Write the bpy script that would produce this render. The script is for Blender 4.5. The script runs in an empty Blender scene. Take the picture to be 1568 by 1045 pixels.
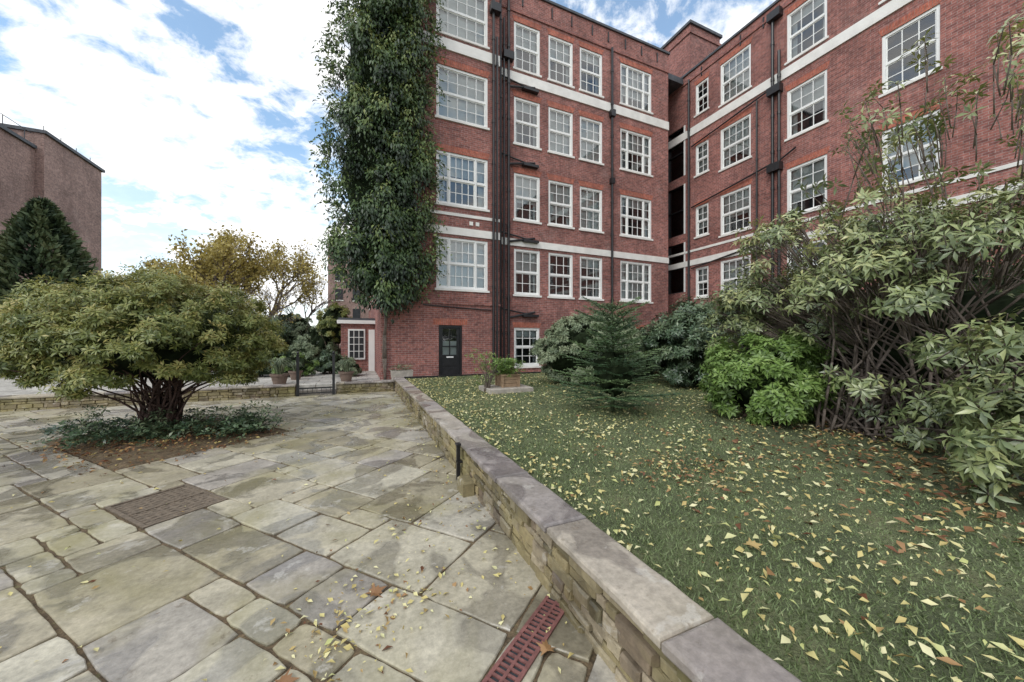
import bpy, math, random
import numpy as np
from mathutils import Vector
random.seed(7); rng=np.random.default_rng(7)
S=bpy.context.scene
S.view_settings.view_transform='Standard'; S.view_settings.look='None'; S.view_settings.exposure=0
H=1.6; LZ=0.38; TZ=0.28
# ------------------------------------------------------------------ materials
def newmat(name):
    m=bpy.data.materials.new(name); m.use_nodes=True
    nt=m.node_tree; b=nt.nodes['Principled BSDF']; return m,nt,b
def nd(nt,t,**k):
    n=nt.nodes.new(t)
    for a,v in k.items():
        if a in n.inputs: n.inputs[a].default_value=v
        else: setattr(n,a,v)
    return n
def ramp(nt,pts,fac=None):
    r=nt.nodes.new('ShaderNodeValToRGB'); e=r.color_ramp.elements
    while len(e)<len(pts): e.new(.5)
    for i,(p,c) in enumerate(pts):
        e[i].position=p; e[i].color=(c[0],c[1],c[2],1) if hasattr(c,'__len__') else (c,c,c,1)
    if fac is not None: nt.links.new(fac,r.inputs[0])
    return r
def mixc(nt,a,b,fac=None,mode='MIX',f=1.0):
    m=nt.nodes.new('ShaderNodeMix'); m.data_type='RGBA'; m.blend_type=mode; m.inputs[0].default_value=f
    for s,i in ((a,6),(b,7)):
        if isinstance(s,(tuple,list)): m.inputs[i].default_value=(*s[:3],1)
        else: nt.links.new(s,m.inputs[i])
    if fac is not None: nt.links.new(fac,m.inputs[0])
    return m.outputs[2]
def noise(nt,scale,detail=4,rough=.55,vec=None,dist=0):
    n=nd(nt,'ShaderNodeTexNoise',Scale=scale,Detail=detail,Roughness=rough,Distortion=dist)
    if vec is None: vec=nt.nodes.new('ShaderNodeNewGeometry').outputs['Position']
    nt.links.new(vec,n.inputs['Vector']); return n.outputs['Fac']
def bump(nt,b,h,strength=.3,dist=.01):
    bp=nd(nt,'ShaderNodeBump',Strength=strength,Distance=dist); nt.links.new(h,bp.inputs['Height']); nt.links.new(bp.outputs[0],b.inputs['Normal'])
def simple(name,c,rough=.6,var=.15,scale=6,spec=.4,metal=0):
    m,nt,b=newmat(name)
    r=ramp(nt,[(.3,[x*(1-var) for x in c]),(.7,[min(1,x*(1+var)) for x in c])],noise(nt,scale,4))
    nt.links.new(r.outputs[0],b.inputs['Base Color']); b.inputs['Roughness'].default_value=rough
    b.inputs['Specular IOR Level'].default_value=spec; b.inputs['Metallic'].default_value=metal
    return m
def brickmat(name,c1,c2,mortar,bw=.225,rh=.075,ms=.005,dirt=.3,bloom=.35):
    m,nt,b=newmat(name)
    uv=nt.nodes.new('ShaderNodeUVMap')
    br=nd(nt,'ShaderNodeTexBrick',Scale=1.0); br.inputs['Brick Width'].default_value=bw; br.inputs['Row Height'].default_value=rh
    br.inputs['Mortar Size'].default_value=ms; br.inputs['Mortar Smooth'].default_value=.2; br.inputs['Bias'].default_value=-.1
    br.inputs['Color1'].default_value=(*c1,1); br.inputs['Color2'].default_value=(*c2,1); br.inputs['Mortar'].default_value=(*mortar,1)
    nt.links.new(uv.outputs[0],br.inputs['Vector'])
    n1=ramp(nt,[(.3,1-dirt),(.7,1+dirt*.7)],noise(nt,.55,5,.65))
    n2=ramp(nt,[(.35,.65),(.65,1.35)],noise(nt,9,3,.75))
    c=mixc(nt,br.outputs['Color'],n1.outputs[0],mode='MULTIPLY'); c=mixc(nt,c,n2.outputs[0],mode='MULTIPLY',f=.8)
    mp=nd(nt,'ShaderNodeMapping'); g=nt.nodes.new('ShaderNodeNewGeometry'); nt.links.new(g.outputs['Position'],mp.inputs[0]); mp.inputs['Scale'].default_value=(1.6,1.6,.25)
    st=ramp(nt,[(.5,0),(.78,.5)],noise(nt,1.0,5,.7,mp.outputs[0]))
    c=mixc(nt,c,(.10,.06,.055),fac=st.outputs[0])
    lm=ramp(nt,[(.56,0),(.8,bloom)],noise(nt,.9,6,.75))
    c=mixc(nt,c,(.44,.34,.31),fac=lm.outputs[0])
    nt.links.new(c,b.inputs['Base Color']); b.inputs['Roughness'].default_value=.85
    b.inputs['Specular IOR Level'].default_value=.2
    inv=nd(nt,'ShaderNodeMath',operation='SUBTRACT'); inv.inputs[0].default_value=1; nt.links.new(br.outputs['Fac'],inv.inputs[1])
    bump(nt,b,inv.outputs[0],.4,.008)
    return m
def leafmat(name,cols,rough=.45,trans=.25,spec=.5):
    m,nt,b=newmat(name)
    at=nd(nt,'ShaderNodeAttribute',attribute_name='tone')
    n=len(cols); r=ramp(nt,[(i/(n-1),c) for i,c in enumerate(cols)],at.outputs['Fac'])
    nt.links.new(r.outputs[0],b.inputs['Base Color']); b.inputs['Roughness'].default_value=rough; b.inputs['Specular IOR Level'].default_value=spec
    if trans>0:
        tr=nd(nt,'ShaderNodeBsdfTranslucent'); nt.links.new(r.outputs[0],tr.inputs[0])
        mx=nd(nt,'ShaderNodeMixShader'); mx.inputs[0].default_value=trans
        nt.links.new(b.outputs[0],mx.inputs[1]); nt.links.new(tr.outputs[0],mx.inputs[2])
        nt.links.new(mx.outputs[0],nt.nodes['Material Output'].inputs[0])
    return m
M_brick=brickmat('red_brick',(.36,.145,.12),(.20,.085,.078),(.37,.31,.285))
M_arch=brickmat('gauged_red_brick',(.46,.15,.10),(.38,.12,.085),(.34,.22,.18),bw=.075,rh=.24,dirt=.15)
M_brown=brickmat('brown_brick',(.34,.22,.19),(.24,.155,.135),(.34,.29,.26),bloom=.5)
M_white=simple('white_painted_stone',(.80,.78,.74),.6,.10,2.5)
M_frame=simple('white_window_paint',(.84,.84,.82),.4,.04,3)
M_black=simple('black_iron_paint',(.018,.018,.02),.35,.3,8,.5)
M_lead=simple('lead_coping',(.07,.075,.085),.6,.3,4)
M_room=simple('dark_room',(.03,.032,.036),.8,.3,2)
M_blind=simple('window_blind',(.66,.67,.66),.7,.12,1.3)
M_bark=simple('bark',(.10,.07,.05),.9,.4,14)
M_darkbark=simple('reddish_bark',(.085,.05,.04),.9,.4,14)
M_greybark=simple('grey_bark',(.15,.12,.10),.9,.35,14)
M_twig=simple('green_twig',(.05,.07,.03),.9,.35,14)
M_terra=simple('terracotta',(.34,.16,.09),.8,.2,9)
M_wood=simple('weathered_wood',(.32,.22,.14),.8,.25,12)
M_conc=simple('pale_stone',(.42,.38,.33),.85,.2,8)
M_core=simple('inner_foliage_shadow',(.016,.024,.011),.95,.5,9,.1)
M_glass,nt,b=newmat('window_glass')
gl=nd(nt,'ShaderNodeBsdfGlossy',Roughness=.03); tp=nd(nt,'ShaderNodeBsdfTransparent'); tp.inputs[0].default_value=(.85,.9,.9,1)
fr=nd(nt,'ShaderNodeFresnel',IOR=1.6); ad=nd(nt,'ShaderNodeMath',operation='ADD'); nt.links.new(fr.outputs[0],ad.inputs[0]); ad.inputs[1].default_value=.10
mx=nd(nt,'ShaderNodeMixShader'); nt.links.new(ad.outputs[0],mx.inputs[0]); nt.links.new(tp.outputs[0],mx.inputs[1]); nt.links.new(gl.outputs[0],mx.inputs[2])
nt.links.new(mx.outputs[0],nt.nodes['Material Output'].inputs[0])
def slabmat(name,base,moss=.65,wetc=.70):
    m,nt,b=newmat(name)
    at=nd(nt,'ShaderNodeAttribute',attribute_name='tone')
    r=ramp(nt,base,at.outputs['Fac'])
    n1=noise(nt,3.0,8,.65); n2=noise(nt,26,5,.7); n3=noise(nt,.8,5,.6,dist=.6)
    c=mixc(nt,r.outputs[0],ramp(nt,[(.3,.72),(.68,1.22)],n1).outputs[0],mode='MULTIPLY')
    c=mixc(nt,c,ramp(nt,[(.35,.80),(.65,1.16)],n2).outputs[0],mode='MULTIPLY')
    if moss>0:
        c=mixc(nt,c,(.26,.23,.09),fac=ramp(nt,[(.47,0),(.68,moss)],n3).outputs[0])
    wet=ramp(nt,[(.50,0),(.55,1)],noise(nt,1.7,3,.5,dist=.8))
    c=mixc(nt,c,mixc(nt,c,(wetc,wetc,wetc+.02),mode='MULTIPLY'),fac=wet.outputs[0])
    sp=ramp(nt,[(.60,0),(.66,.45),(.70,.1),(.75,.45)],noise(nt,3.4,5,.7,dist=.3)); c=mixc(nt,c,(.62,.59,.53),fac=sp.outputs[0])
    sp=ramp(nt,[(.61,0),(.69,.65)],noise(nt,5.5,6,.75)); c=mixc(nt,c,(.14,.105,.065),fac=sp.outputs[0])
    nt.links.new(c,b.inputs['Base Color'])
    rr=ramp(nt,[(0,.68),(1,.24)],wet.outputs[0]); nt.links.new(rr.outputs[0],b.inputs['Roughness'])
    h=mixc(nt,n1,n2,f=.5); bump(nt,b,h,.5,.012)
    return m
M_slab=slabmat('sandstone_flags',[(0,(.29,.255,.175)),(.35,(.41,.365,.265)),(.7,(.49,.455,.36)),(1,(.37,.335,.29))])
M_cap=slabmat('wall_coping_stone',[(0,(.27,.235,.22)),(.5,(.37,.33,.30)),(1,(.43,.375,.29))],.2)
M_rub=slabmat('rubble_stone',[(0,(.11,.095,.055)),(.25,(.33,.265,.14)),(.5,(.23,.19,.10)),(.75,(.37,.31,.21)),(1,(.16,.115,.08))],.8,.7)
M_soil,nt,b=newmat('soil')
c=mixc(nt,ramp(nt,[(.3,(.05,.038,.022)),(.55,(.15,.105,.06)),(.7,(.15,.15,.06))],noise(nt,9,7,.7)).outputs[0],ramp(nt,[(.3,.6),(.7,1.4)],noise(nt,60,4)).outputs[0],mode='MULTIPLY')
nt.links.new(c,b.inputs['Base Color']); b.inputs['Roughness'].default_value=.95; bump(nt,b,noise(nt,40,5),.6,.02)
M_turf,nt,b=newmat('turf')
c=mixc(nt,ramp(nt,[(.3,(.075,.092,.042)),(.55,(.135,.16,.072)),(.75,(.21,.205,.105))],noise(nt,2.2,6,.6)).outputs[0],ramp(nt,[(.3,.5),(.7,1.4)],noise(nt,90,4)).outputs[0],mode='MULTIPLY')
nt.links.new(c,b.inputs['Base Color']); b.inputs['Roughness'].default_value=.95; bump(nt,b,noise(nt,120,3),.8,.03)
M_ground=simple('distant_ground',(.16,.16,.09),.95,.3,.3)
# ------------------------------------------------------------------ mesh builder
def empty(name,loc=(0,0,0)):
    e=bpy.data.objects.new(name,None); S.collection.objects.link(e); e.empty_display_size=.3; return e
class MB:
    def __init__(s): s.v=[];s.f=[];s.m=[];s.t=[]
    def poly(s,pts,m=0,t=.5):
        n=len(s.v); s.v+= [tuple(p) for p in pts]; s.f.append(tuple(range(n,n+len(pts)))); s.m.append(m); s.t.append(t)
    def hexa(s,p,m=0,t=.5):
        n=len(s.v); s.v+=[tuple(q) for q in p]
        for f in ((3,2,1,0),(4,5,6,7),(0,1,5,4),(1,2,6,5),(2,3,7,6),(3,0,4,7)):
            s.f.append(tuple(n+i for i in f)); s.m.append(m); s.t.append(t)
    def box(s,x0,x1,y0,y1,z0,z1,m=0,t=.5):
        s.hexa([(x0,y0,z0),(x1,y0,z0),(x1,y1,z0),(x0,y1,z0),(x0,y0,z1),(x1,y0,z1),(x1,y1,z1),(x0,y1,z1)],m,t)
    def rings(s,rs,m=0,t=.5,cap=True):
        n=len(s.v); k=len(rs[0])
        for r in rs: s.v+=[tuple(q) for q in r]
        for i in range(len(rs)-1):
            for j in range(k):
                a=n+i*k+j; b=n+i*k+(j+1)%k
                s.f.append((a,b,b+k,a+k)); s.m.append(m); s.t.append(t)
        if cap:
            s.f.append(tuple(n+(len(rs)-1)*k+j for j in range(k))); s.m.append(m); s.t.append(t)
            s.f.append(tuple(n+k-1-j for j in range(k))); s.m.append(m); s.t.append(t)
    def tube(s,p0,p1,r0,r1,n=8,m=0,t=.5):
        p0=Vector(p0);p1=Vector(p1); d=(p1-p0)
        if d.length<1e-6: return
        d.normalize(); a=d.orthogonal().normalized(); b=d.cross(a)
        s.rings([[p0+(a*math.cos(2*math.pi*i/n)+b*math.sin(2*math.pi*i/n))*r0 for i in range(n)],
                 [p1+(a*math.cos(2*math.pi*i/n)+b*math.sin(2*math.pi*i/n))*r1 for i in range(n)]],m,t)
    def path(s,pts,r0,r1,n=6,m=0):
        k=len(pts)-1
        for i in range(k): s.tube(pts[i],pts[i+1],r0+(r1-r0)*i/k,r0+(r1-r0)*(i+1)/k,n,m)
    def lathe(s,c,prof,n=24,m=0,t=.5):
        s.rings([[(c[0]+r*math.cos(2*math.pi*i/n),c[1]+r*math.sin(2*math.pi*i/n),c[2]+z) for i in range(n)] for r,z in prof],m,t)
    def build(s,name,mats,parent=None,smooth=False):
        me=bpy.data.meshes.new(name); me.from_pydata(s.v,[],s.f)
        for mm in mats: me.materials.append(mm)
        me.polygons.foreach_set('material_index',s.m)
        at=me.attributes.new('tone','FLOAT','FACE'); at.data.foreach_set('value',s.t)
        me.update()
        nf=len(me.polygons); nl=len(me.loops)
        no=np.empty(nf*3); me.polygons.foreach_get('normal',no); no=np.abs(no.reshape(-1,3))
        lt=np.empty(nf,dtype=np.int32); me.polygons.foreach_get('loop_total',lt)
        vi=np.empty(nl,dtype=np.int32); me.loops.foreach_get('vertex_index',vi)
        co=np.array(s.v)[vi]; nn=np.repeat(no,lt,axis=0); dom=nn.argmax(1)
        uv=np.where((dom==1)[:,None],co[:,[0,2]],np.where((dom==0)[:,None],co[:,[1,2]],co[:,[0,1]]))
        ul=me.uv_layers.new(name='UVMap'); ul.data.foreach_set('uv',uv.astype(np.float32).ravel())
        if smooth: me.polygons.foreach_set('use_smooth',[True]*nf)
        o=bpy.data.objects.new(name,me); S.collection.objects.link(o); o.parent=parent; return o
def npmesh(name,V,F,tone,mat,parent=None):
    me=bpy.data.meshes.new(name); nv=len(V); nf=len(F); k=F.shape[1]
    me.vertices.add(nv); me.vertices.foreach_set('co',V.astype(np.float32).ravel())
    me.loops.add(nf*k); me.loops.foreach_set('vertex_index',F.astype(np.int32).ravel())
    me.polygons.add(nf); me.polygons.foreach_set('loop_start',np.arange(0,nf*k,k,dtype=np.int32))
    me.update(calc_edges=True)
    at=me.attributes.new('tone','FLOAT','POINT'); at.data.foreach_set('value',np.clip(tone,0,1).astype(np.float32))
    me.materials.append(mat)
    o=bpy.data.objects.new(name,me); S.collection.objects.link(o); o.parent=parent; return o
def nrm(a): return a/np.maximum(np.linalg.norm(a,axis=1,keepdims=True),1e-9)
def rdir(n): return nrm(rng.normal(size=(n,3)))
def leaves(name,P,D,N,L,W,tone,mat,parent=None,curl=.15,fold=.12):
    n=len(P); D=nrm(D); Sd=nrm(np.cross(D,N)); N=np.cross(Sd,D)
    L=np.broadcast_to(L,(n,))[:,None]; W=np.broadcast_to(W,(n,))[:,None]
    V=np.empty((n,5,3))
    V[:,0]=P; V[:,1]=P+D*L*.5+Sd*W*.5+N*fold*W; V[:,2]=P+D*L*.5-Sd*W*.5+N*fold*W
    V[:,3]=P+D*L*.52; V[:,4]=P+D*L-N*L*curl
    b=(np.arange(n)*5)[:,None]
    F=np.concatenate([b+np.array([[0,1,3]]),b+np.array([[0,3,2]]),b+np.array([[1,4,3]]),b+np.array([[3,4,2]])])
    return npmesh(name,V.reshape(-1,3),F,np.repeat(tone,5),mat,parent)
def whorls(T,O,k,L,W,phi=(50,100),jit=.1,tone=None):
    m=len(T); O=nrm(O)
    A=nrm(np.cross(O,rdir(m))); B=np.cross(O,A)
    T2=np.repeat(T,k,0); O2=np.repeat(O,k,0); A2=np.repeat(A,k,0); B2=np.repeat(B,k,0)
    al=(np.tile(np.arange(k),m)*2*math.pi/k+rng.uniform(-.4,.4,m*k))[:,None]
    ph=np.radians(rng.uniform(phi[0],phi[1],m*k))[:,None]
    R=A2*np.cos(al)+B2*np.sin(al)
    D=O2*np.cos(ph)+R*np.sin(ph); N=O2*np.sin(ph)-R*np.cos(ph)
    if tone is None: tone=rng.uniform(0,1,m)
    t=np.repeat(tone,k)+rng.normal(0,.12,m*k)
    Ls=L*rng.uniform(.65,1.2,m*k)
    return T2+D*.01,D,N,Ls,Ls*W/L,t

# ------------------------------------------------------------------ apartment building
bld=empty('apartment_building')
MATS=[M_brick,M_arch,M_white,M_frame,M_black,M_lead,M_room,M_blind,M_glass]
BR,AR,WH,FRM,BK,LD,RM,BL,GL=range(9)
wall=MB(); trim=MB(); win=MB(); pipes=MB()
class Face:
    def __init__(s,O,U,N): s.O=O;s.U=U;s.N=N
    def p(s,u,z,d): return (s.O[0]+s.U[0]*u+s.N[0]*d, s.O[1]+s.U[1]*u+s.N[1]*d, z)
    def box(s,mb,u0,u1,z0,z1,d0,d1,m,t=.5):
        mb.hexa([s.p(u0,z0,d1),s.p(u1,z0,d1),s.p(u1,z0,d0),s.p(u0,z0,d0),s.p(u0,z1,d1),s.p(u1,z1,d1),s.p(u1,z1,d0),s.p(u0,z1,d0)],m,t)
    def q(s,mb,u0,u1,z0,z1,d,m): mb.poly([s.p(u0,z0,d),s.p(u1,z0,d),s.p(u1,z1,d),s.p(u0,z1,d)],m)
    def facade(s,L,z0,z1,ops,m=BR,dep=.35):
        us=sorted(set([0,L]+[o[0] for o in ops]+[o[1] for o in ops])); zs=sorted(set([z0,z1]+[o[2] for o in ops]+[o[3] for o in ops]))
        for i in range(len(us)-1):
            for j in range(len(zs)-1):
                uc=(us[i]+us[i+1])/2; zc=(zs[j]+zs[j+1])/2
                if any(o[0]<uc<o[1] and o[2]<zc<o[3] for o in ops): continue
                s.q(wall,us[i],us[i+1],zs[j],zs[j+1],0,m)
        for u0,u1,a,b_ in [o[:4] for o in ops]:
            wall.poly([s.p(u0,a,0),s.p(u0,b_,0),s.p(u0,b_,-dep),s.p(u0,a,-dep)],m)
            wall.poly([s.p(u1,a,0),s.p(u1,b_,0),s.p(u1,b_,-dep),s.p(u1,a,-dep)],m)
            wall.poly([s.p(u0,a,0),s.p(u1,a,0),s.p(u1,a,-dep),s.p(u0,a,-dep)],WH)
            wall.poly([s.p(u0,b_,0),s.p(u1,b_,0),s.p(u1,b_,-dep),s.p(u0,b_,-dep)],m)
    def window(s,u0,u1,z0,z1,cols=3,trip=False,rows=4,blind=None,frame=FRM,arch=True):
        fw=.085
        s.box(win,u0,u0+fw,z0,z1,-.16,-.03,frame); s.box(win,u1-fw,u1,z0,z1,-.16,-.03,frame)
        s.box(win,u0+fw,u1-fw,z1-fw,z1,-.16,-.033,frame); s.box(win,u0+fw,u1-fw,z0,z0+fw*.9,-.16,-.033,frame)
        a,b_=u0+fw,u1-fw; lo,hi=z0+fw*.9,z1-fw; w=b_-a
        secs=[(a,b_,cols)]
        if trip:
            sw=w*.20; secs=[(a,a+sw,1),(a+sw+.06,b_-sw-.06,cols),(b_-sw,b_,1)]
            s.box(win,a+sw,a+sw+.06,lo,hi,-.16,-.035,frame); s.box(win,b_-sw-.06,b_-sw,lo,hi,-.16,-.035,frame)
        mid=(lo+hi)/2
        for (p,q,c) in secs:
            s.box(win,p,q,mid-.025,mid+.025,-.13,-.06,frame)
            for k,(r0,r1,dd) in enumerate(((lo,mid-.025,-.10),(mid+.025,hi,-.075))):
                s.box(win,p,p+.035,r0,r1,dd-.03,dd+.01,frame); s.box(win,q-.035,q,r0,r1,dd-.03,dd+.01,frame)
                s.box(win,p+.035,q-.035,r0,r0+.045,dd-.03,dd+.008,frame); s.box(win,p+.035,q-.035,r1-.035,r1,dd-.03,dd+.008,frame)
                for i in range(1,c):
                    x=p+(q-p)*i/c; s.box(win,x-.014,x+.014,r0+.045,r1-.035,dd-.02,dd+.004,frame)
                hr=rows//2
                for j in range(1,hr):
                    z=r0+(r1-r0)*j/hr; s.box(win,p+.035,q-.035,z-.013,z+.013,dd-.02,dd+.001,frame)
                s.q(win,p,q,r0,r1,dd-.008+random.uniform(-.002,.002),GL)
        s.q(win,u0,u1,z0,z1,-.34,RM)
        if blind is None: blind=random.choice([1,1,.75,.6,.5,.45,.3,.2,0.])
        if blind>0: 
            s.q(win,a,b_,hi-(hi-lo)*blind,hi,-.20,BL)
            if blind<.9:
                s.q(win,a,a+w*.15,lo,hi,-.23,BL); s.q(win,b_-w*.13,b_,lo,hi,-.23,BL)
        s.box(trim,u0-.06,u1+.06,z0-.075,z0+.004,-.02,.055,WH)
        if arch: 
            h=.23; trim.hexa([s.p(u0,z1+.002,.006),s.p(u1,z1+.002,.006),s.p(u1,z1+.002,-.05),s.p(u0,z1+.002,-.05),
                     s.p(u0-.09,z1+h,.006),s.p(u1+.09,z1+h,.006),s.p(u1+.09,z1+h,-.05),s.p(u0-.09,z1+h,-.05)],AR)
    def pipe(s,pts,r=.055,d=.12,m=BK,collar=True):
        P=[s.p(u,z,d) for u,z in pts]
        for i in range(len(P)-1):
            pipes.tube(P[i],P[i+1],r,r,10,m)
            v=Vector(P[i+1])-Vector(P[i]); n=int(v.length/1.6); dd=v.normalized()
            if collar:
                for k in range(n+1):
                    c=Vector(P[i])+v*(k+.3)/(n+1); pipes.tube(c-dd*.06,c+dd*.06,r*1.3,r*1.3,10,m)
                    pipes.tube(c,s_off(c,s,d),.015,.015,5,m)
def s_off(c,f,d): return Vector((c[0]-f.N[0]*d,c[1]-f.N[1]*d,c[2]))
rows=[(3.52,5.42),(6.62,8.55),(9.76,11.70),(12.86,14.8)]
X0=.77; X1=5.12
F1=Face((X0,13.0),(1,0),(0,-1)); F2=Face((X1,13.5),(1,0),(0,-1)); F3=Face((16.0,17.0),(0,-1),(-1,0)); FS=Face((X0,26.0),(0,-1),(-1,0))
ops=[(2.66-X0,4.64-X0,a,b) for a,b in rows]+[(2.75-X0,3.63-X0,.2,2.18)]
F1.facade(X1-X0,-.1,16.2,ops)
for i,(a,b) in enumerate(rows): F1.window(2.66-X0,4.64-X0,a,b,cols=(4 if i in(0,1) else 5),trip=(i in(0,1)),blind=[1,.4,1,1][i],arch=i!=0)
ops=[(y-.6,y+.6,a,b) for y in (3,7) for a,b in rows]; FS.facade(13,-.1,16.2,ops)
for o in ops: FS.window(*o)
cols2=[(5.96,7.17,3),(7.58,8.82,3),(9.18,10.42,3),(11.46,13.40,4)]
ops2=[]
for ci,(x0,x1,c) in enumerate(cols2):
    for a,b in rows: ops2.append((x0-X1,x1-X1,a,b,c,ci==3))
ops2.append((5.96-X1,7.15-X1,.55,2.15,3,False)); ops2.append((11.6-X1,13-X1,.6,2.15,3,False))
F2.facade(14.5-X1,-.1,16.1,ops2)
for u0,u1,a,b,c,tr in ops2: F2.window(u0,u1,a,b,cols=3,trip=tr,arch=abs(a-3.52)>.1)
cols3=[(13.14,12.4,2),(11.77,10.32,3),(8.88,7.52,3),(6.02,4.72,3),(3.1,1.8,3),(-.5,-1.9,3),(-4,-5.4,3)]
ops3=[]
for ci,(y0,y1,c) in enumerate(cols3):
    for a,b in rows:
        if ci==0: a,b=a+.3,b-.08
        ops3.append((17-y0,17-y1,a,b,c,ci))
    if ci>0: ops3.append((17-y0,17-y1,.5,2.2,c,ci))
stair=[(17-14.95,17-13.75,z,z+2.65) for z in (4.2,7.3,10.4)]
F3.facade(29,-.1,15.6,ops3+stair)
for u0,u1,a,b,c,ci in ops3: F3.window(u0,u1,a,b,cols=(4 if ci==1 else c),arch=abs(a-3.52)>.1 and abs(a-3.82)>.1)
for (u0,u1,a,b) in stair:
    F3.q(win,u0,u1,a,b,-.3,RM); F3.q(win,u0,u1,a,b,-.12,GL)
    F3.box(win,u1-.1,u1,a,b,-.2,.01,FRM); F3.box(win,u0,u0+.05,a,b,-.2,.01,BK)
    for z in (a,a+1.3,b-.06): F3.box(win,u0+.05,u1-.1,z,z+.06,-.16,-.05,BK)
wall.poly([(14.5,13.5,-.1),(14.5,17,-.1),(14.5,17,16.1),(14.5,13.5,16.1)],BR)
wall.poly([(14.5,17,-.1),(16,17,-.1),(16,17,16.1),(14.5,17,16.1)],BR)
wall.poly([(X1,13.0,-.1),(X1,13.5,-.1),(X1,13.5,16.2),(X1,13.0,16.2)],BR)
wall.poly([(16,-12,-.1),(28,-12,-.1),(28,-12,15.6),(16,-12,15.6)],BR)
wall.poly([(X0,26,-.1),(28,26,-.1),(28,26,15.5),(X0,26,15.5)],BR)
wall.poly([(28,26,-.1),(28,-12,-.1),(28,-12,15.6),(28,26,15.6)],BR)
trim.box(1.1,4.9,13.3,25.8,15.3,15.6,LD); trim.box(4.9,15.9,13.8,25.8,15.2,15.5,LD); trim.box(16.3,27.8,-11.7,25.8,14.9,15.2,LD)
F1.box(trim,-.06,X1-X0+.06,16.2,16.3,-.35,.07,LD); FS.box(trim,0,12.93,16.2,16.3,-.35,.06,LD)
F2.box(trim,.07,9.45,16.1,16.2,-.35,.07,LD); F3.box(trim,0,29.06,15.6,15.7,-.35,.07,LD)
for F,L in ((F1,X1-X0),(F2,14.5-X1),(F3,29)):
    F.box(trim,.0,L,5.52,5.80,-.01,.05,WH); F.box(trim,0,L,12.26,12.66,-.01,.055,WH)
    if F is not F2: F.box(trim,0,L,6.22,6.33,-.01,.035,WH)
    F.box(trim,0,L,15.15,15.22,-.01,.05,BR) 
FS.box(trim,0,12.95,5.52,5.80,-.01,.05,WH); FS.box(trim,0,12.94,12.26,12.66,-.01,.055,WH)
F1.box(trim,-.05,X1-X0+.02,2.95,3.03,-.01,.05,BR); F1.box(trim,-.03,1.9,-.1,.5,-.01,.05,BR); F1.box(trim,2.95,X1-X0+.01,-.1,.5,-.01,.05,BR)
for u in (1.2,2.6,3.6,4.7,5.6,6.6,7.6,8.6): F2.box(trim,u,u+.05,15.5,15.95,0,.04,BK)
for u in (4.2,6.2,7.2,9.3,11.5,13.6): F3.box(trim,u,u+.05,15.0,15.45,0,.04,BK)
wall.box(17,19.4,14.3,16.6,15.2,19.2,BR); trim.box(16.9,19.5,14.2,16.7,19.2,19.35,LD); trim.box(16.94,19.46,14.24,16.66,18.7,18.85,BR)
wall.box(8.2,10.2,16,17.2,15.4,17.0,BR)
F1.box(trim,3.9-X0,4.04-X0,5.95,6.09,0,.03,WH); F1.box(trim,4.15-X0,4.29-X0,5.95,6.09,0,.03,WH)
DU0,DU1=2.75-X0,3.63-X0
F1.box(win,DU0,DU0+.07,.2,2.18,-.2,-.05,BK); F1.box(win,DU1-.07,DU1,.2,2.18,-.2,-.05,BK); F1.box(win,DU0+.07,DU1-.07,2.10,2.18,-.2,-.053,BK)
F1.box(win,DU0+.07,DU1-.07,.2,1.05,-.2,-.12,BK); F1.box(win,DU0+.18,DU1-.18,.35,.62,-.13,-.105,BK);F1.box(win,DU0+.18,DU1-.18,.68,.95,-.13,-.105,BK)
F1.box(win,DU0+.07,DU0+.17,1.05,2.1,-.2,-.123,BK); F1.box(win,DU1-.17,DU1-.07,1.05,2.1,-.2,-.123,BK)
for z in (1.05,1.38,1.72,2.05): F1.box(win,DU0+.17,DU1-.17,z,z+.04,-.19,-.126,BK)
F1.box(win,(DU0+DU1)/2-.015,(DU0+DU1)/2+.015,1.09,2.05,-.19,-.128,BK)
F1.q(win,DU0+.17,DU1-.17,1.05,2.1,-.16,GL); F1.q(win,DU0,DU1,.2,2.18,-.33,RM); F1.q(win,DU0+.17,DU1-.17,1.05,1.6,-.22,BL)
F1.box(win,(DU0+DU1)/2-.13,(DU0+DU1)/2+.13,.98,1.03,-.12,-.10,FRM)
F1.box(trim,DU0-.2,DU1+.2,2.19,2.42,-.05,.008,AR); F1.box(trim,DU0-.1,DU1+.1,.1,.2,-.3,.35,WH)
for i,(x,z1) in enumerate(((5.30,15.6),(5.46,14.6),(5.66,16.0))): F2.pipe([(x-X1,0),(x-X1,z1)],.055 if i!=1 else .04,.14)
F1.pipe([(4.83-X0,0.),(4.83-X0,15.9)],.05,.12); F1.pipe([(4.98-X0,.0),(4.98-X0,13.3)],.04,.12)
F1.box(pipes,4.7-X0,5.1-X0,14.2,14.5,.02,.26,BK); F2.box(pipes,.3,.75,13.0,13.3,.02,.25,BK)
for z in (2.9,6.0,9.15,12.3):
    F2.pipe([(.55,z-.35),(1.75,z-.1)],.045,.1,collar=False); F2.pipe([(.15,z+.2),(.15,z+.02),(1.7,z-.22)],.03,.1,collar=False)
    F2.box(pipes,1.2,1.9,z-.3,z-.2,.0,.2,BK)
F2.pipe([(10.9-X1,0),(10.9-X1,15.2)],.055,.1); F2.box(pipes,10.9-X1-.12,10.9-X1+.12,12.0,12.3,.02,.22,BK); F2.box(pipes,10.9-X1-.1,10.9-X1+.1,8.9,9.15,.02,.2,BK)
F1.pipe([(1.4,2.9),(4.0,2.78)],.02,.04,collar=False)
for y,z1 in ((13.45,15.2),(9.35,15.0),(9.1,13.5)): F3.pipe([(17-y,0),(17-y,z1)],.055,.12)
F3.pipe([(17-10.0,0),(17-10.0,12)],.035,.1)
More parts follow.
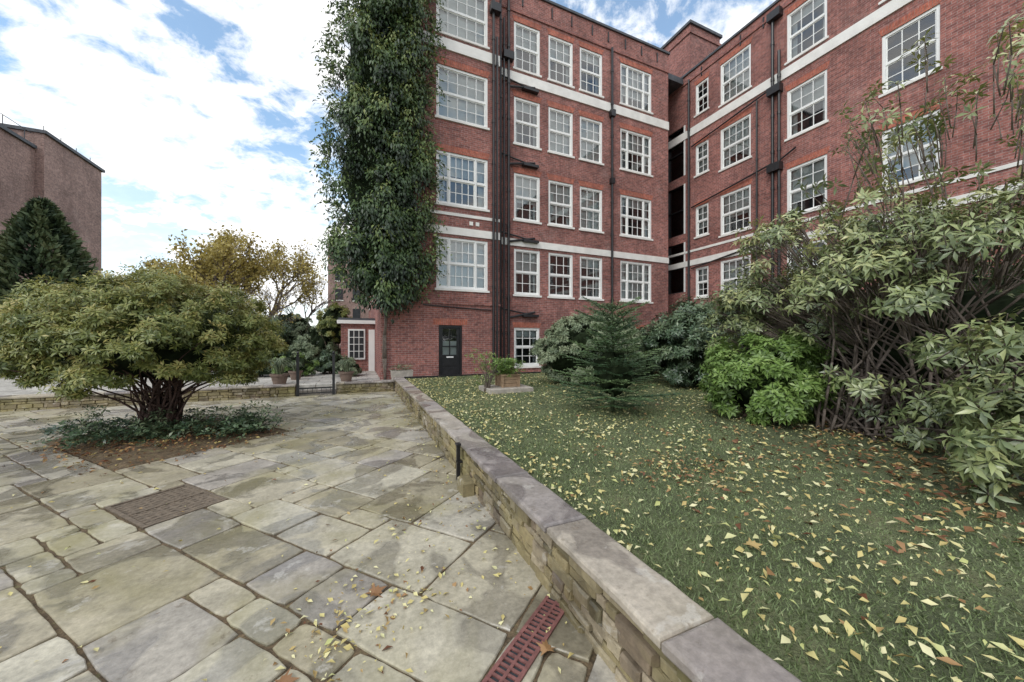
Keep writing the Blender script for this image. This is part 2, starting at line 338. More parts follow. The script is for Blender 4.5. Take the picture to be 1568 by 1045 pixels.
for z in (5.95,9.1,12.25,): F3.pipe([(17-13.3,z-.6),(17-12,z-.45),(17-9.4,z-.1)],.035,.1,collar=False)
for z in (8.6,11.8,14.9): F3.box(pipes,17-9.5,17-9.0,z,z+.32,.02,.28,BK)
F3.pipe([(17-9.1,9.0),(17-8.5,9.25)],.035,.1,collar=False)
F3.pipe([(17-6.8,0),(17-6.8,3.2)],.04,.1)
wall.build('brick_walls',MATS,bld); trim.build('bands_sills_copings',MATS,bld); win.build('sash_windows_and_door',MATS,bld); pipes.build('drainpipes',MATS,bld)
# ------------------------------------------------------------------ brown brick block, left
bb=empty('brown_brick_block'); mb=MB()
mb.box(-40,-18.5,33.3,39,-.1,15.0,0); mb.box(-40,-18.9,20,33.3,-.1,13.9,0)
mb.box(-40.2,-18.35,33.2,39.15,15.0,15.2,1); mb.box(-40.2,-18.75,19.8,33.2,13.9,14.1,1)
mb.box(-22.5,-20.9,29.2,30.8,13.9,15.6,0); mb.box(-22.6,-20.8,29.1,30.9,15.6,15.8,1)
for k in range(3): mb.lathe((-21.3-.4*k,30,15.8),[(.14,0),(.18,.1),(.13,.2),(.13,.6),(.16,.65)],10,2)
mb.build('block_walls',[M_brown,M_lead,M_terra],bb)
mb=MB()
for y in np.arange(20.5,39,1.5): mb.tube((-18.9,y,14.1 if y<33.3 else 15.2),(-18.9,y,14.8 if y<33.3 else 15.8),.02,.02,5)
mb.tube((-18.9,20,14.8),(-18.9,33,14.8),.02,.02,5)
mb.build('roof_railing',[M_lead],bb)
db=empty('distant_brick_house'); mb=MB()
mb.box(-4,8,62,72,-.1,17,0); mb.box(-4.2,8.2,61.8,72.2,17,17.3,1)
for x in (-3,-.5,2,4.5):
    for z in (2,5,8,11,14): mb.box(x,x+1.1,61.95,62.02,z,z+1.7,2); mb.box(x-.1,x+1.2,61.9,62.0,z-.15,z,1)
mb.build('house_body',[M_brown,M_white,M_room],db)
an=empty('garden_lodge'); mb=MB()
mb.box(-.6,.76,17.0,22,-.1,2.35,0); mb.box(-.75,.77,16.85,22.1,2.35,2.5,1); mb.box(-.7,.76,16.9,22,2.5,2.6,2)
mb.box(-.32,.36,16.93,16.98,.8,2.12,1)
mb.box(-.26,.30,16.915,16.935,.87,2.05,3)
for x in (-.09,.11): mb.box(x-.012,x+.012,16.90,16.915,.87,2.05,1)
for z in (1.16,1.46,1.76): mb.box(-.26,.30,16.903,16.914,z-.012,z+.012,1)
mb.box(.5,.75,16.95,16.99,.28,2.1,1)
mb.build('lodge_body',[M_brick,M_frame,M_lead,M_room],an)
# ------------------------------------------------------------------ ground
g=MB(); g.poly([(-400,-400,-.06),(400,-400,-.06),(400,600,-.06),(-400,600,-.06)]); g.build('ground',[M_ground])
g=MB(); g.poly([(-20,-8,-.014),(1.3,-8,-.014),(1.3,12.2,-.014),(-20,12.2,-.014)]); g.build('paving_bed_soil',[M_soil])
U=.22; ang=math.radians(40); e1=(math.cos(ang),math.sin(ang)); e2=(math.sin(ang),-math.cos(ang))
def G(i,j): return (e1[0]*i+e2[0]*j, e1[1]*i+e2[1]*j)
occ=set()
for i in range(8,18):
    for j in range(-42,-29): occ.add((i,j))
for i in range(6,9):
    for j in range(-23,-19): occ.add((i,j))
sizes=[(2,2),(3,2),(2,3),(3,3),(4,3),(3,4),(4,2),(2,4),(5,3),(1,2),(2,1),(1,1),(3,5)]; wts=[8,14,13,14,11,9,6,6,4,4,4,1,3]
pv=MB()
for j in range(-90,40):
    for i in range(-70,60):
        if (i,j) in occ: continue
        cx,cy=G((i+1)*U,(j+1)*U)
        if not(-17<cx<1.9 and -5<cy<12.8): continue
        for _ in range(12):
            a,b=random.choices(sizes,wts)[0]
            cells=[(i+p,j+q) for p in range(a) for q in range(b)]
            if not any(c in occ for c in cells): break
        else: cells=[(i,j)];a=b=1
        for c in cells: occ.add(c)
        gp=random.uniform(.004,.011); jt=lambda:random.uniform(-.006,.006)
        z=random.uniform(-.003,.004); tx,ty=random.uniform(-.004,.004),random.uniform(-.004,.004)
        cor=[(i*U+gp,j*U+gp),((i+a)*U-gp,j*U+gp),((i+a)*U-gp,(j+b)*U-gp),(i*U+gp,(j+b)*U-gp)]
        out=[]
        for k in range(4):
            p,q=cor[k],cor[(k+1)%4]; n=5
            for s_ in range(n):
                f=s_/n; x=p[0]+(q[0]-p[0])*f; y=p[1]+(q[1]-p[1])*f
                if s_==0: x+=(-1 if k in(1,2) else 1)*.010; y+=(-1 if k in (2,3) else 1)*.010
                out.append((x+jt()*.7,y+jt()*.7))
        mi,mj=(i+a/2)*U,(j+b/2)*U
        def ring(ins,zz):
            r=[]
            for x,y in out:
                dx,dy=x-mi,y-mj; l=math.hypot(dx,dy); x2=x-dx/l*ins; y2=y-dy/l*ins
                w=G(x2,y2); r.append((w[0],w[1],zz+z+(dx*tx+dy*ty)))
            return r
        pv.rings([ring(0,-.03),ring(0,-.007),ring(.005,-.001),ring(.013,0.0)],0,min(1,max(0,random.gauss(.5,.30))))
pv.build('stone_paving',[M_slab])
mh=empty('manhole_cover'); mb=MB()
M_rust=simple('rusty_iron',(.17,.135,.10),.6,.35,25)
def gbox(mb,i0,i1,j0,j1,z0,z1,m=0,t=.5):
    c=[G(i0,j0),G(i1,j0),G(i1,j1),G(i0,j1)]
    mb.hexa([(x,y,z0) for x,y in c]+[(x,y,z1) for x,y in c],m,t)
i0,i1,j0,j1=1.335,1.965,-5.05,-4.195
gbox(mb,i0,i1,j0,j1,-.03,-.010)
for k in range(8):
    for q in range(12):
        gbox(mb,i0+.045+k*.068,i0+.085+k*.068,j0+.045+q*.065,j0+.085+q*.065,-.010,-.006)
gbox(mb,i0,i0+.03,j0,j1,-.03,.002);gbox(mb,i1-.03,i1,j0,j1,-.03,.002);gbox(mb,i0+.03,i1-.03,j0,j0+.03,-.03,.002);gbox(mb,i0+.03,i1-.03,j1-.03,j1,-.03,.002)
gbox(mb,i0+.03,i1-.03,(j0+j1)/2-.01,(j0+j1)/2+.01,-.03,0)
mb.build('cover_and_frame',[M_rust],mh)
dg=empty('drain_grate'); mb=MB(); M_red=simple('red_oxide_iron',(.20,.085,.075),.6,.35,30)
A=Vector((1.13,1.90,0)); B=Vector((.25,1.30,0)); d=(B-A).normalized(); n=Vector((-d.y,d.x,0)); L=(B-A).length; w=.075
def dbox(a,b,c,e,z0,z1,m=0):
    p=[A+d*a+n*c,A+d*b+n*c,A+d*b+n*e,A+d*a+n*e]; mb.hexa([(q.x,q.y,z0) for q in p]+[(q.x,q.y,z1) for q in p],m)
dbox(0,L,-w,w,-.02,.006,1); dbox(0,L,-w,-w+.02,.006,.016); dbox(0,L,w-.02,w,.006,.016)
k=.02
while k<L: dbox(k,k+.014,-w+.02,w-.02,.006,.015); k+=.034
dbox(0,L,-.008,.008,.006,.0155)
mb.build('grate_bars',[M_red,M_room],dg)
tr=MB(); tr.box(-60,.9,12.3,70,-.05,TZ,0); tr.box(.9,16,12.05,13.6,-.05,.15,0)
M_terr=brickmat('terrace_paving',(.52,.50,.45),(.42,.40,.36),(.2,.18,.15),bw=.75,rh=.55,ms=.012,dirt=.2)
tr.build('terrace_pavement',[M_terr])
tg=MB(); tg.poly([(-60,20,TZ+.006),(.7,20,TZ+.006),(.7,69,TZ+.006),(-60,69,TZ+.006)]); tg.build('far_lawn',[M_turf])
# ------------------------------------------------------------------ garden walls
def stonewall(name,x0,y0,x1,y1,th,ht,capw,rowh=.065):
    e=empty(name); st=MB(); cp=MB()
    a=Vector((x0,y0,0)); b=Vector((x1,y1,0)); d=(b-a); L=d.length; d.normalize(); n=Vector((-d.y,d.x,0))
    def pt(u,c,z): q=a+d*u+n*c; return (q.x,q.y,z)
    ct=.055; top=ht-ct
    st.hexa([pt(0,-.03,-.05),pt(L,-.03,-.05),pt(L,-th+.03,-.05),pt(0,-th+.03,-.05),pt(0,-.03,top),pt(L,-.03,top),pt(L,-th+.03,top),pt(0,-th+.03,top)],1)
    s0=0
    while s0<L:
        s1=min(L,s0+random.uniform(.6,1.6))
        if L-s1<.2: s1=L
        z=-.03
        while z<top-.02:
            h=min(random.uniform(rowh*.6,rowh*1.5),top-z); 
            if top-z-h<.03: h=top-z
            u=s0
            while u<s1-1e-4:
                l=random.uniform(.07,.30); l=min(l,s1-u); 
                if s1-u-l<.05: l=s1-u
                g_=.004; tn=random.random()
                for sgn in (0,1):
                    pr=random.uniform(-.014,.022)
                    c0=-.04 if sgn==0 else -th+.04; c1=pr if sgn==0 else -th-pr
                    cin=(c1*.75+c0*.25)
                    j=lambda:random.uniform(-.006,.006)
                    R=[]
                    for (c,ins) in ((c0,0),(cin,0),(c1,.009)):
                        R.append([pt(u+g_+ins+j(),c,z+g_+ins+j()),pt(u+l/2,c,z+g_+ins+j()),pt(u+l-g_-ins+j(),c,z+g_+ins+j()),pt(u+l-g_-ins+j(),c,z+h-g_-ins+j()),pt(u+l/2,c,z+h-g_-ins+j()),pt(u+g_+ins+j(),c,z+h-g_-ins+j())])
                    st.rings(R,0,tn)
                u+=l
            z+=h
        s0=s1
    u=-.02
    while u<L:
        l=random.uniform(.6,1.0); l=min(l,L+.02-u)
        if l>.05:
            t=random.random(); c0=.035+random.uniform(-.008,.008); c1=-capw+.035
            dz=random.uniform(-.004,.004)
            nseg=8
            ja=[random.uniform(-.005,.005) for _ in range(2*nseg+2)]
            def outl(ins,zz):
                P=[]
                for k in range(nseg+1): P.append(pt(u+.006+ins+(l-.012-2*ins)*k/nseg,c0-ins+ja[k],zz))
                for k in range(nseg,-1,-1): P.append(pt(u+.006+ins+(l-.012-2*ins)*k/nseg,c1+ins+ja[nseg+1+k],zz))
                return P
            cp.rings([outl(.006,top+.001),outl(0,top+.012),outl(0,ht-.014+dz),outl(.006,ht-.004+dz),outl(.018,ht+dz)],0,t)
        u+=l
    st.build('rubble_courses',[M_rub,M_soil],e); cp.build('coping_slabs',[M_cap],e); return e
stonewall('garden_retaining_wall',1.135,-4.0,1.135,12.1,.30,.43,.31)
stonewall('terrace_edge_wall',-1.62,12.0,-18.,12.0,.3,.34,.36,.07)
stonewall('terrace_edge_wall',1.1,12.0,-.55,12.0,.3,.34,.36,.07)
mb=MB(); mb.box(1.42,16,11.98,12.06,.05,.44,0); mb.build('lawn_edging',[M_black])
mb=MB(); mb.box(1.06,1.10,4.02,4.06,-.02,.40,0); mb.box(1.05,1.11,4.0,4.08,.40,.42,0); mb.box(1.06,1.12,4.0,4.08,.2,.22,0)
mb.build('iron_post',[M_black])
mb=MB(); mb.rings([[(1.0,3.55,-.03),(1.12,3.55,-.03),(1.12,3.78,-.03),(1.0,3.78,-.03)],[(1.0,3.55,.13),(1.12,3.55,.13),(1.12,3.78,.13),(1.0,3.78,.13)],[(1.02,3.57,.15),(1.12,3.57,.15),(1.12,3.76,.15),(1.02,3.76,.15)]]); mb.build('stone_block',[M_rub])
gt=empty('garden_gate'); mb=MB()
for x in (-1.55,-.62):
    mb.box(x-.035,x+.035,11.95,12.02,-.02,1.18,0); mb.box(x-.055,x+.055,11.93,12.04,1.18,1.21,0); mb.lathe((x,11.985,1.21),[(.01,0),(.035,.02),(.04,.045),(.02,.08),(.002,.09)],10,0)
mb.box(-1.51,-.66,11.97,12.0,.20,.24,0); mb.box(-1.51,-.66,11.97,12.0,.06,.09,0)
for k in range(7): x=-1.42+k*.12; mb.box(x-.006,x+.006,11.978,11.992,.09,.20,0)
mb.box(-1.7,-.5,12.1,12.5,-.02,.14,1)
mb.build('gate_posts_and_rails',[M_black,M_cap],gt)
# ------------------------------------------------------------------ lawn
nx,ny=60,80; xs=np.linspace(1.40,16,nx); ys=np.linspace(-9,11.98,ny)
def lawnz(x,y): return LZ+.012*np.sin(x*1.3+.5)*np.cos(y*.9)+.02*np.clip((x-1.4)/3,0,1)
X,Y=np.meshgrid(xs,ys); V=np.stack([X,Y,lawnz(X,Y)],-1).reshape(-1,3)
idx=np.arange(nx*ny).reshape(ny,nx); Fq=np.stack([idx[:-1,:-1],idx[:-1,1:],idx[1:,1:],idx[1:,:-1]],-1).reshape(-1,4)
lawn=empty('lawn'); npmesh('turf_sheet',V,Fq,np.full(len(V),.5),M_turf,lawn)
n=1100000; x=rng.uniform(1.43,13,n); y=rng.uniform(-1.2,11.95,n); dd=np.hypot(x,y)
keep=rng.random(n)<np.minimum(1,(2.2/dd)**1.5)*.9; x=x[keep];y=y[keep];dd=dd[keep]
bare=((x-6.4)/2.3)**2+((y-1.4)/2.3)**2<1; keep=~(bare&(rng.random(len(x))<.8)); x=x[keep];y=y[keep];dd=dd[keep]; n=len(x)
patch=.5+.5*np.sin(x*1.9+np.sin(y*1.3)*2)*np.cos(y*1.5+np.sin(x*.9)*1.7)
P=np.stack([x,y,lawnz(x,y)-.004],-1); az=rng.uniform(0,2*math.pi,n); h=rng.uniform(.008,.034,n)*(.55+.6*patch); w=.0020+.0011*dd
Sx=np.stack([np.cos(az),np.sin(az),np.zeros(n)],-1); ln=np.stack([rng.normal(0,.6,n),rng.normal(0,.6,n),np.ones(n)],-1)
V=np.stack([P-Sx*w[:,None],P+Sx*w[:,None],P+ln*h[:,None]],1).reshape(-1,3); Fb=np.arange(3*n).reshape(-1,3)
M_grass=leafmat('grass_blades',[(.085,.11,.045),(.145,.19,.08),(.23,.285,.13),(.38,.38,.22)],.6,0,.3)
tn=np.clip(rng.normal(.45,.2,n)+.25*(.5-patch),0,1)
npmesh('grass_blades',V,Fb,np.repeat(tn,3),M_grass,lawn)
M_fall=leafmat('fallen_leaf',[(.14,.055,.025),(.32,.18,.08),(.50,.40,.15),(.60,.53,.22),(.68,.64,.38),(.46,.48,.18)],.5,0,.4)
def litter(name,x,y,zf,L,tone,parent=None,lift=.02):
    n=len(x); az=rng.uniform(0,2*math.pi,n); D=np.stack([np.cos(az),np.sin(az),rng.normal(0,.25,n)],-1)
    N=np.stack([rng.normal(0,.35,n),rng.normal(0,.35,n),np.ones(n)],-1)
    P=np.stack([x,y,zf+lift*rng.uniform(.4,1.3,n)],-1)
    return leaves(name,P,D,N,L,L*rng.uniform(.38,.60,n),tone,M_fall,parent,curl=rng.uniform(-.15,.35,n)[:,None],fold=.22)
n=33000; x=1.45+rng.random(n)**1.35*11; y=rng.uniform(-1,11.8,n)
cl_=.5+.5*np.sin(x*2.3+y*.7+np.sin(y*2.1)*1.5)*np.sin(y*1.7-x*.6); k=rng.random(n)<.22+.55*cl_; x=x[k];y=y[k];n=len(x)
litter('fallen_leaves_lawn',x,y,lawnz(x,y)+.010,.02+.055*rng.random(n)**1.6,np.clip(rng.normal(.66,.20,n),.0,1),lift=.018)
n=1700; x=rng.normal(5.4,1.3,n); y=rng.normal(1.2,1.2,n); k=x>1.5; x=x[k];y=y[k]; n=len(x)
litter('fallen_leaves_under_shrub',x,y,lawnz(x,y)+.012,rng.uniform(.04,.095,n),np.clip(rng.normal(.12,.14,n),0,1))
n=220; x=rng.normal(2.75,.25,n); y=rng.normal(2.4,.3,n)
litter('fallen_leaves_brown_pile',x,y,lawnz(x,y)+.01,rng.uniform(.03,.06,n),np.clip(rng.normal(.2,.14,n),0,1))
n=1100; x=rng.uniform(-9,1.1,n); y=rng.uniform(.8,11.8,n)
xa=rng.normal(.15,.28,190); ya=rng.normal(2.25,.22,190); xb=rng.normal(.5,.3,110); yb=rng.normal(3.2,.4,110); xc=rng.uniform(.85,1.1,200); yc=rng.uniform(1.2,11.5,200)
xd=rng.normal(.0,.9,220); yd=rng.uniform(8.5,11.7,220); xe=rng.normal(-.15,.12,70); ye=rng.normal(2.0,.25,70)
x=np.concatenate([x,xa,xb,xc,xd,xe]); y=np.concatenate([y,ya,yb,yc,yd,ye]); k=x<1.1; x=x[k]; y=y[k]; n=len(x)
litter('fallen_leaves_paving',x,y,np.full(n,.003),.014+.046*rng.random(n)**1.3,np.clip(rng.normal(.50,.26,n),.0,1),lift=.010)
def maple(name,x,y,z,r,tone):
    mb=MB(); pts=[]
    for k in range(22):
        a=2*math.pi*k/22; lobes=[1,.5,.62,.38,.9,.45,.55,.4,.7,.3,.25,.18,.25,.3,.7,.4,.55,.45,.9,.38,.62,.5]
        rr=r*lobes[k]; pts.append((x+rr*math.cos(a+z*40+x),y+rr*math.sin(a+z*40+x),z+.01+.02*lobes[k]*math.sin(a*2)))
    for k in range(22): mb.poly([(x,y,z+.008),pts[k],pts[(k+1)%22]],0,tone)
    mb.build(name,[M_fall])
for (x,y,r,t) in ((.10,2.42,.09,.12),(-.32,1.95,.08,.1),(2.1,1.35,.07,.3),(.9,1.62,.07,.2),(-.6,2.0,.07,.3)):
    maple('maple_leaf',x,y,.006 if x<1.2 else LZ+.03,r,t)
# ------------------------------------------------------------------ vegetation
def stems(mb,base,targets,r0,r1,spread=.25,n=6,bow=.18):
    for t in targets:
        a=Vector(base)+Vector((random.uniform(-spread,spread),random.uniform(-spread,spread),0)); b=Vector(t)
        P=[]; off=Vector((random.gauss(0,.1),random.gauss(0,.1),0))*(b-a).length
        for k in range(n+1):
            f=k/n; q=a.lerp(b,f); lift=math.sin(f*math.pi)
            q=q+off*lift*.5+Vector((random.gauss(0,.012),random.gauss(0,.012),0)); q.x+= (a.x-b.x)*bow*lift; q.y+=(a.y-b.y)*bow*lift
            P.append(q)
        mb.path(P,r0,r1,5)
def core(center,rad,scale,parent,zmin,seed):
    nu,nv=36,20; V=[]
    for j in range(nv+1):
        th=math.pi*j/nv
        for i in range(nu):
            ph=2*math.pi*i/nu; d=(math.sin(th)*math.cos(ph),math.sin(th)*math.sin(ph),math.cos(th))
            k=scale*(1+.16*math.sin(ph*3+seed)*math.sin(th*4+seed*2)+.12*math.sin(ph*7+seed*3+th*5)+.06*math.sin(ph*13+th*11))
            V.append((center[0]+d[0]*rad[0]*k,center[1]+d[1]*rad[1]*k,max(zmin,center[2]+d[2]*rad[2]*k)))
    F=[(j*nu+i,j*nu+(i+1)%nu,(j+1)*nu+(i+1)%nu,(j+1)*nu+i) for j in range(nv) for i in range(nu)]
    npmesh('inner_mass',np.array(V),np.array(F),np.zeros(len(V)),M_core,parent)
def lumpy(center,rad,n,nl,up=-.3,lr=.33,shell=.75,seed=0):
    c=np.array(center); r=np.array(rad)
    d=rdir(nl*4); d=d[d[:,2]>up][:nl]; nl=len(d)
    rr=rng.uniform(shell,1.0,nl)[:,None]; lc=c+d*r*rr
    ls=lr*rng.uniform(.5,1.25,nl); tone=rng.uniform(.15,.85,nl)
    k=rng.integers(0,nl,n); o=rdir(n)
    o=nrm(o+d[k]*.9); o[:,2]=np.where(o[:,2]<-.2,o[:,2]*.3,o[:,2])
    P=lc[k]+o*ls[k][:,None]*min(r)*rng.uniform(.3,1.05,n)[:,None]
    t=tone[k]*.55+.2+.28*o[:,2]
    return P,nrm(o+np.array([0,0,.45])),t
def shrub(name,center,rad,n,nl,L,W,k,mat,base,nstem=30,bark=None,up=-.3,lr=.33,r0=.025,inner=.3,phi=(45,100),spread=.25,shell=.75,cs=.72,zlow=.08,dt=0,bow=.18):
    e=empty(name); T,O,t=lumpy(center,rad,n,nl,up,lr,shell); t=t+dt
    kk=T[:,2]>base[2]+zlow; T,O,t=T[kk],O[kk],t[kk]
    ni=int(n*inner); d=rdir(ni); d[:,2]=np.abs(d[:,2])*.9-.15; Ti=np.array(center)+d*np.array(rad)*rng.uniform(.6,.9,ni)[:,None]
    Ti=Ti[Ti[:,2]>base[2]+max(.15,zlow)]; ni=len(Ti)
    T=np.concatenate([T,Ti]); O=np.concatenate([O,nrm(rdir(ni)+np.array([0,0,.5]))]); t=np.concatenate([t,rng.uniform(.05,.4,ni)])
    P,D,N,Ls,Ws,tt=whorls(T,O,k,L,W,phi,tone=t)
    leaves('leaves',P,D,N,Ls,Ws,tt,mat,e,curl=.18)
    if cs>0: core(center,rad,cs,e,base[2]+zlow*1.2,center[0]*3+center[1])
    mb=MB(); idx=rng.choice(len(T),min(nstem,len(T)),replace=False)
    stems(mb,base,[T[i] for i in idx],r0,r0*.2,spread,bow=bow)
    mb.build('stems',[bark or M_bark],e,True); return e
G_pieris=leafmat('pieris_leaves',[(.035,.055,.018),(.10,.135,.035),(.195,.225,.06),(.31,.31,.09),(.47,.39,.14)],.4,.2)
G_rhodo=leafmat('rhododendron_leaves',[(.04,.055,.025),(.10,.135,.055),(.185,.23,.095),(.30,.34,.14),(.48,.47,.21)],.32,0,.65)
G_dark=leafmat('dark_shrub_leaves',[(.025,.045,.025),(.055,.095,.05),(.10,.155,.08),(.18,.23,.12)],.35,0,.6)
G_grey=leafmat('grey_green_leaves',[(.05,.07,.035),(.11,.15,.08),(.19,.235,.13),(.30,.33,.20)],.5,0)
G_bright=leafmat('bright_green_leaves',[(.045,.08,.02),(.12,.20,.045),(.22,.34,.085),(.38,.50,.17)],.4,.2)
G_ivy=leafmat('climber_leaves',[(.012,.026,.012),(.040,.072,.03),(.085,.14,.05),(.165,.225,.07),(.29,.32,.11)],.45,.15)
G_spruce=leafmat('spruce_needles',[(.02,.05,.022),(.045,.095,.04),(.085,.15,.06),(.14,.21,.08)],.5,0)
G_conif=leafmat('cypress_foliage',[(.025,.045,.022),(.055,.09,.04),(.10,.14,.06),(.16,.18,.08)],.6,0)
G_yell=leafmat('autumn_leaves',[(.24,.19,.05),(.40,.32,.09),(.54,.45,.14),(.60,.54,.24)],.5,.3)
shrub('pieris_shrub',(-3.1,8.15,1.60),(1.72,1.75,1.02),9500,230,.085,.025,7,G_pieris,(-3.1,8.1,.05),64,M_darkbark,up=-.75,lr=.26,r0=.024,inner=.25,spread=.22,cs=.55,zlow=.5,dt=.04,bow=.36)
bd=empty('planting_bed'); mb=MB()
nn_=14; pts={}
for a in range(nn_+1):
    for b in range(nn_+1):
        i=1.77+(3.95-1.77)*a/nn_; j=-9.23+(9.23-6.39)*b/nn_; w=G(i,j); ed=min(a,b,nn_-a,nn_-b)
        pts[a,b]=(w[0],w[1],-.01+.10*min(1,ed/4)+random.uniform(-.01,.015))
for a in range(nn_):
    for b in range(nn_): mb.poly([pts[a,b],pts[a+1,b],pts[a+1,b+1],pts[a,b+1]])
mb.build('soil_mound',[M_soil],bd)
n=2600; ii=rng.normal(2.75,.75,n); jj=rng.normal(-7.8,.9,n); k=(ii>1.5)&(ii<4.1)&(jj>-9.4)&(jj<-6.15); ii=ii[k];jj=jj[k];n=len(ii); xy=np.stack([e1[0]*ii+e2[0]*jj,e1[1]*ii+e2[1]*jj],-1)
edge=np.minimum(np.minimum(ii-1.77,3.95-ii),np.minimum(jj+9.23,-6.39-jj))
litter('leaf_litter',xy[:,0],xy[:,1],np.clip(.0+edge*.2,.004,.085),rng.uniform(.03,.08,n),np.clip(rng.normal(.10,.16,n),0,1),bd)
def cover(name,cen,sd,n,h,mat,L,W,parent,z0=.05,k=5):
    T=np.concatenate([np.stack([rng.normal(c[0],sd,n),rng.normal(c[1],sd,n),z0+rng.random(n)*h],-1) for c in cen])
    O=nrm(rdir(len(T))*.6+np.array([0,0,1.])); P,D,N,Ls,Ws,t=whorls(T,O,k,L,W,(50,95),tone=rng.uniform(.1,.9,len(T)))
    leaves(name,P,D,N,Ls,Ws,t,mat,parent)
cover('groundcover_leaves',[G(2.0,-8.9),G(2.3,-8.4),G(3.6,-6.8),G(3.3,-6.7),G(3.0,-7.0),G(2.7,-7.4),G(3.7,-7.4),G(2.3,-7.6),G(2.0,-8.0),G(3.3,-8.3),G(2.6,-8.2)],.19,75,.25,G_dark,.08,.04,bd)
cover('taller_plants',[G(3.5,-7.0),G(3.1,-7.1),G(2.6,-7.7),G(2.1,-8.7),G(3.7,-6.7)],.13,40,.45,G_grey,.09,.03,bd)
# climber
iv=empty('climbing_wisteria')
def ivL(z): return np.interp(z,[2.6,3.4,4.6,5.6,7.,9,11,13,17],[.55,-.15,-.55,-.35,-.75,-.55,-.6,-.1,.2])
def ivR(z): return np.interp(z,[2.6,3.2,4.,5.,6.,7.5,9,11,13,17],[.9,1.7,2.25,2.45,2.15,2.4,2.05,2.3,2.2,2.45])
nu,nv=22,90; V=[]
for j in range(nv):
    z=3.1+j*(17.2-3.1)/(nv-1)
    for i in range(nu):
        f=i/(nu-1); a=math.pi*f; l=float(ivL(z)); r=float(ivR(z)); wd=r-l
        x=l+wd*(.12+.74*(.5-.5*math.cos(a))); bl=.12*math.sin(z*2.3+i)+.10*math.sin(z*5.1+i*1.7)+.08*math.sin(z*3.3-i*.9)
        y=12.97-(.42+bl)*math.sin(a)**.6-.02
        if x<X0-.05: y=min(y,12.97)+ (.5*(1-math.sin(a)))
        V.append((x+bl*.4,y,z))
Fq=[(j*nu+i,j*nu+i+1,(j+1)*nu+i+1,(j+1)*nu+i) for j in range(nv-1) for i in range(nu-1)]
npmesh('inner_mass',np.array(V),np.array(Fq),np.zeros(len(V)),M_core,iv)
nl=520; zc=rng.uniform(3.0,17,nl); f=rng.random(nl); xc=ivL(zc)+(ivR(zc)-ivL(zc))*f
edge=np.sin(np.clip(f,0,1)*math.pi)**.5; yc=13.0-(.15+.80*edge*rng.uniform(.3,1.1,nl)); 
yc=np.where((xc<.7)&(rng.random(nl)<.35),yc+1.0,yc)
rl=.14+.42*rng.random(nl)**1.6; tl=rng.uniform(.0,1.,nl)
n=46000; pk=rl**1.6; k=rng.choice(nl,n,p=pk/pk.sum()); o=nrm(rdir(n)+np.array([-.15,-.6,.2])); 
P=np.stack([xc,yc,zc],-1)[k]+o*rl[k][:,None]*rng.uniform(.3,1.05,n)[:,None]*np.array([1,1,1.35]); P[:,2]-=np.abs(rng.normal(0,.12,n))
keep=(P[:,1]<12.97)|(P[:,0]<X0-.03); P=P[keep];o=o[keep];k=k[keep];n=len(P)
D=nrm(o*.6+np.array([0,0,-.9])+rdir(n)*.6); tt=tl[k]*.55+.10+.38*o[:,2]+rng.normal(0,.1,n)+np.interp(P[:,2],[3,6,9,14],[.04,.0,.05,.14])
L=rng.uniform(.10,.19,n)
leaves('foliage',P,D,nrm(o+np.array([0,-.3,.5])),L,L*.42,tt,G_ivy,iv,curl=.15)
m=560; zz=rng.uniform(3.2,16,m); sd=rng.random(m)<.5; xx=np.where(sd,ivL(zz),ivR(zz))
Ps=[];Ds=[]
for i in range(m):
    p=np.array([xx[i],13-rng.uniform(.1,.7),zz[i]]); dr=np.array([(-1 if sd[i] else 1)*rng.uniform(.2,1),rng.normal(0,.25)-.1,rng.uniform(-.2,.7)]); dr/=np.linalg.norm(dr); ln=rng.uniform(.2,.7)
    for s_ in np.linspace(.1,1,9):
        q=p+dr*ln*s_+np.array([0,0,-.6*ln*s_*s_]); Ps.append(q); Ds.append(dr*.4+rng.normal(0,.5,3)+np.array([0,0,-.4]))
Ps=np.array(Ps);Ds=nrm(np.array(Ds)); k2=(Ps[:,1]<12.97)|(Ps[:,0]<X0-.03); Ps=Ps[k2];Ds=Ds[k2];n=len(Ps); L=rng.uniform(.09,.17,n)
leaves('trailing_sprays',Ps,Ds,nrm(rdir(n)+np.array([0,-.6,.6])),L,L*.4,rng.uniform(.2,.9,n),G_ivy,iv)
mb=MB()
for i in range(5):
    x=random.uniform(.82,.92); P_=[(x,12.9,.2)]
    for z in np.arange(1,5,.8): P_.append((P_[-1][0]+random.gauss(0,.04),12.9,z))
    mb.path(P_,.03,.02,6)
for i in range(60):
    z=random.uniform(3,14); s_=random.random()<.5; x=float(ivL(z) if s_ else ivR(z)); dx=-.5 if s_ else .5
    mb.path([(x-dx,12.6,z-.3),(x,12.5,z),(x+dx*.4,12.4,z+.15),(x+dx*.9,12.35,z+.0)],.012,.004,4)
mb.build('vine_stems',[M_greybark],iv,True)
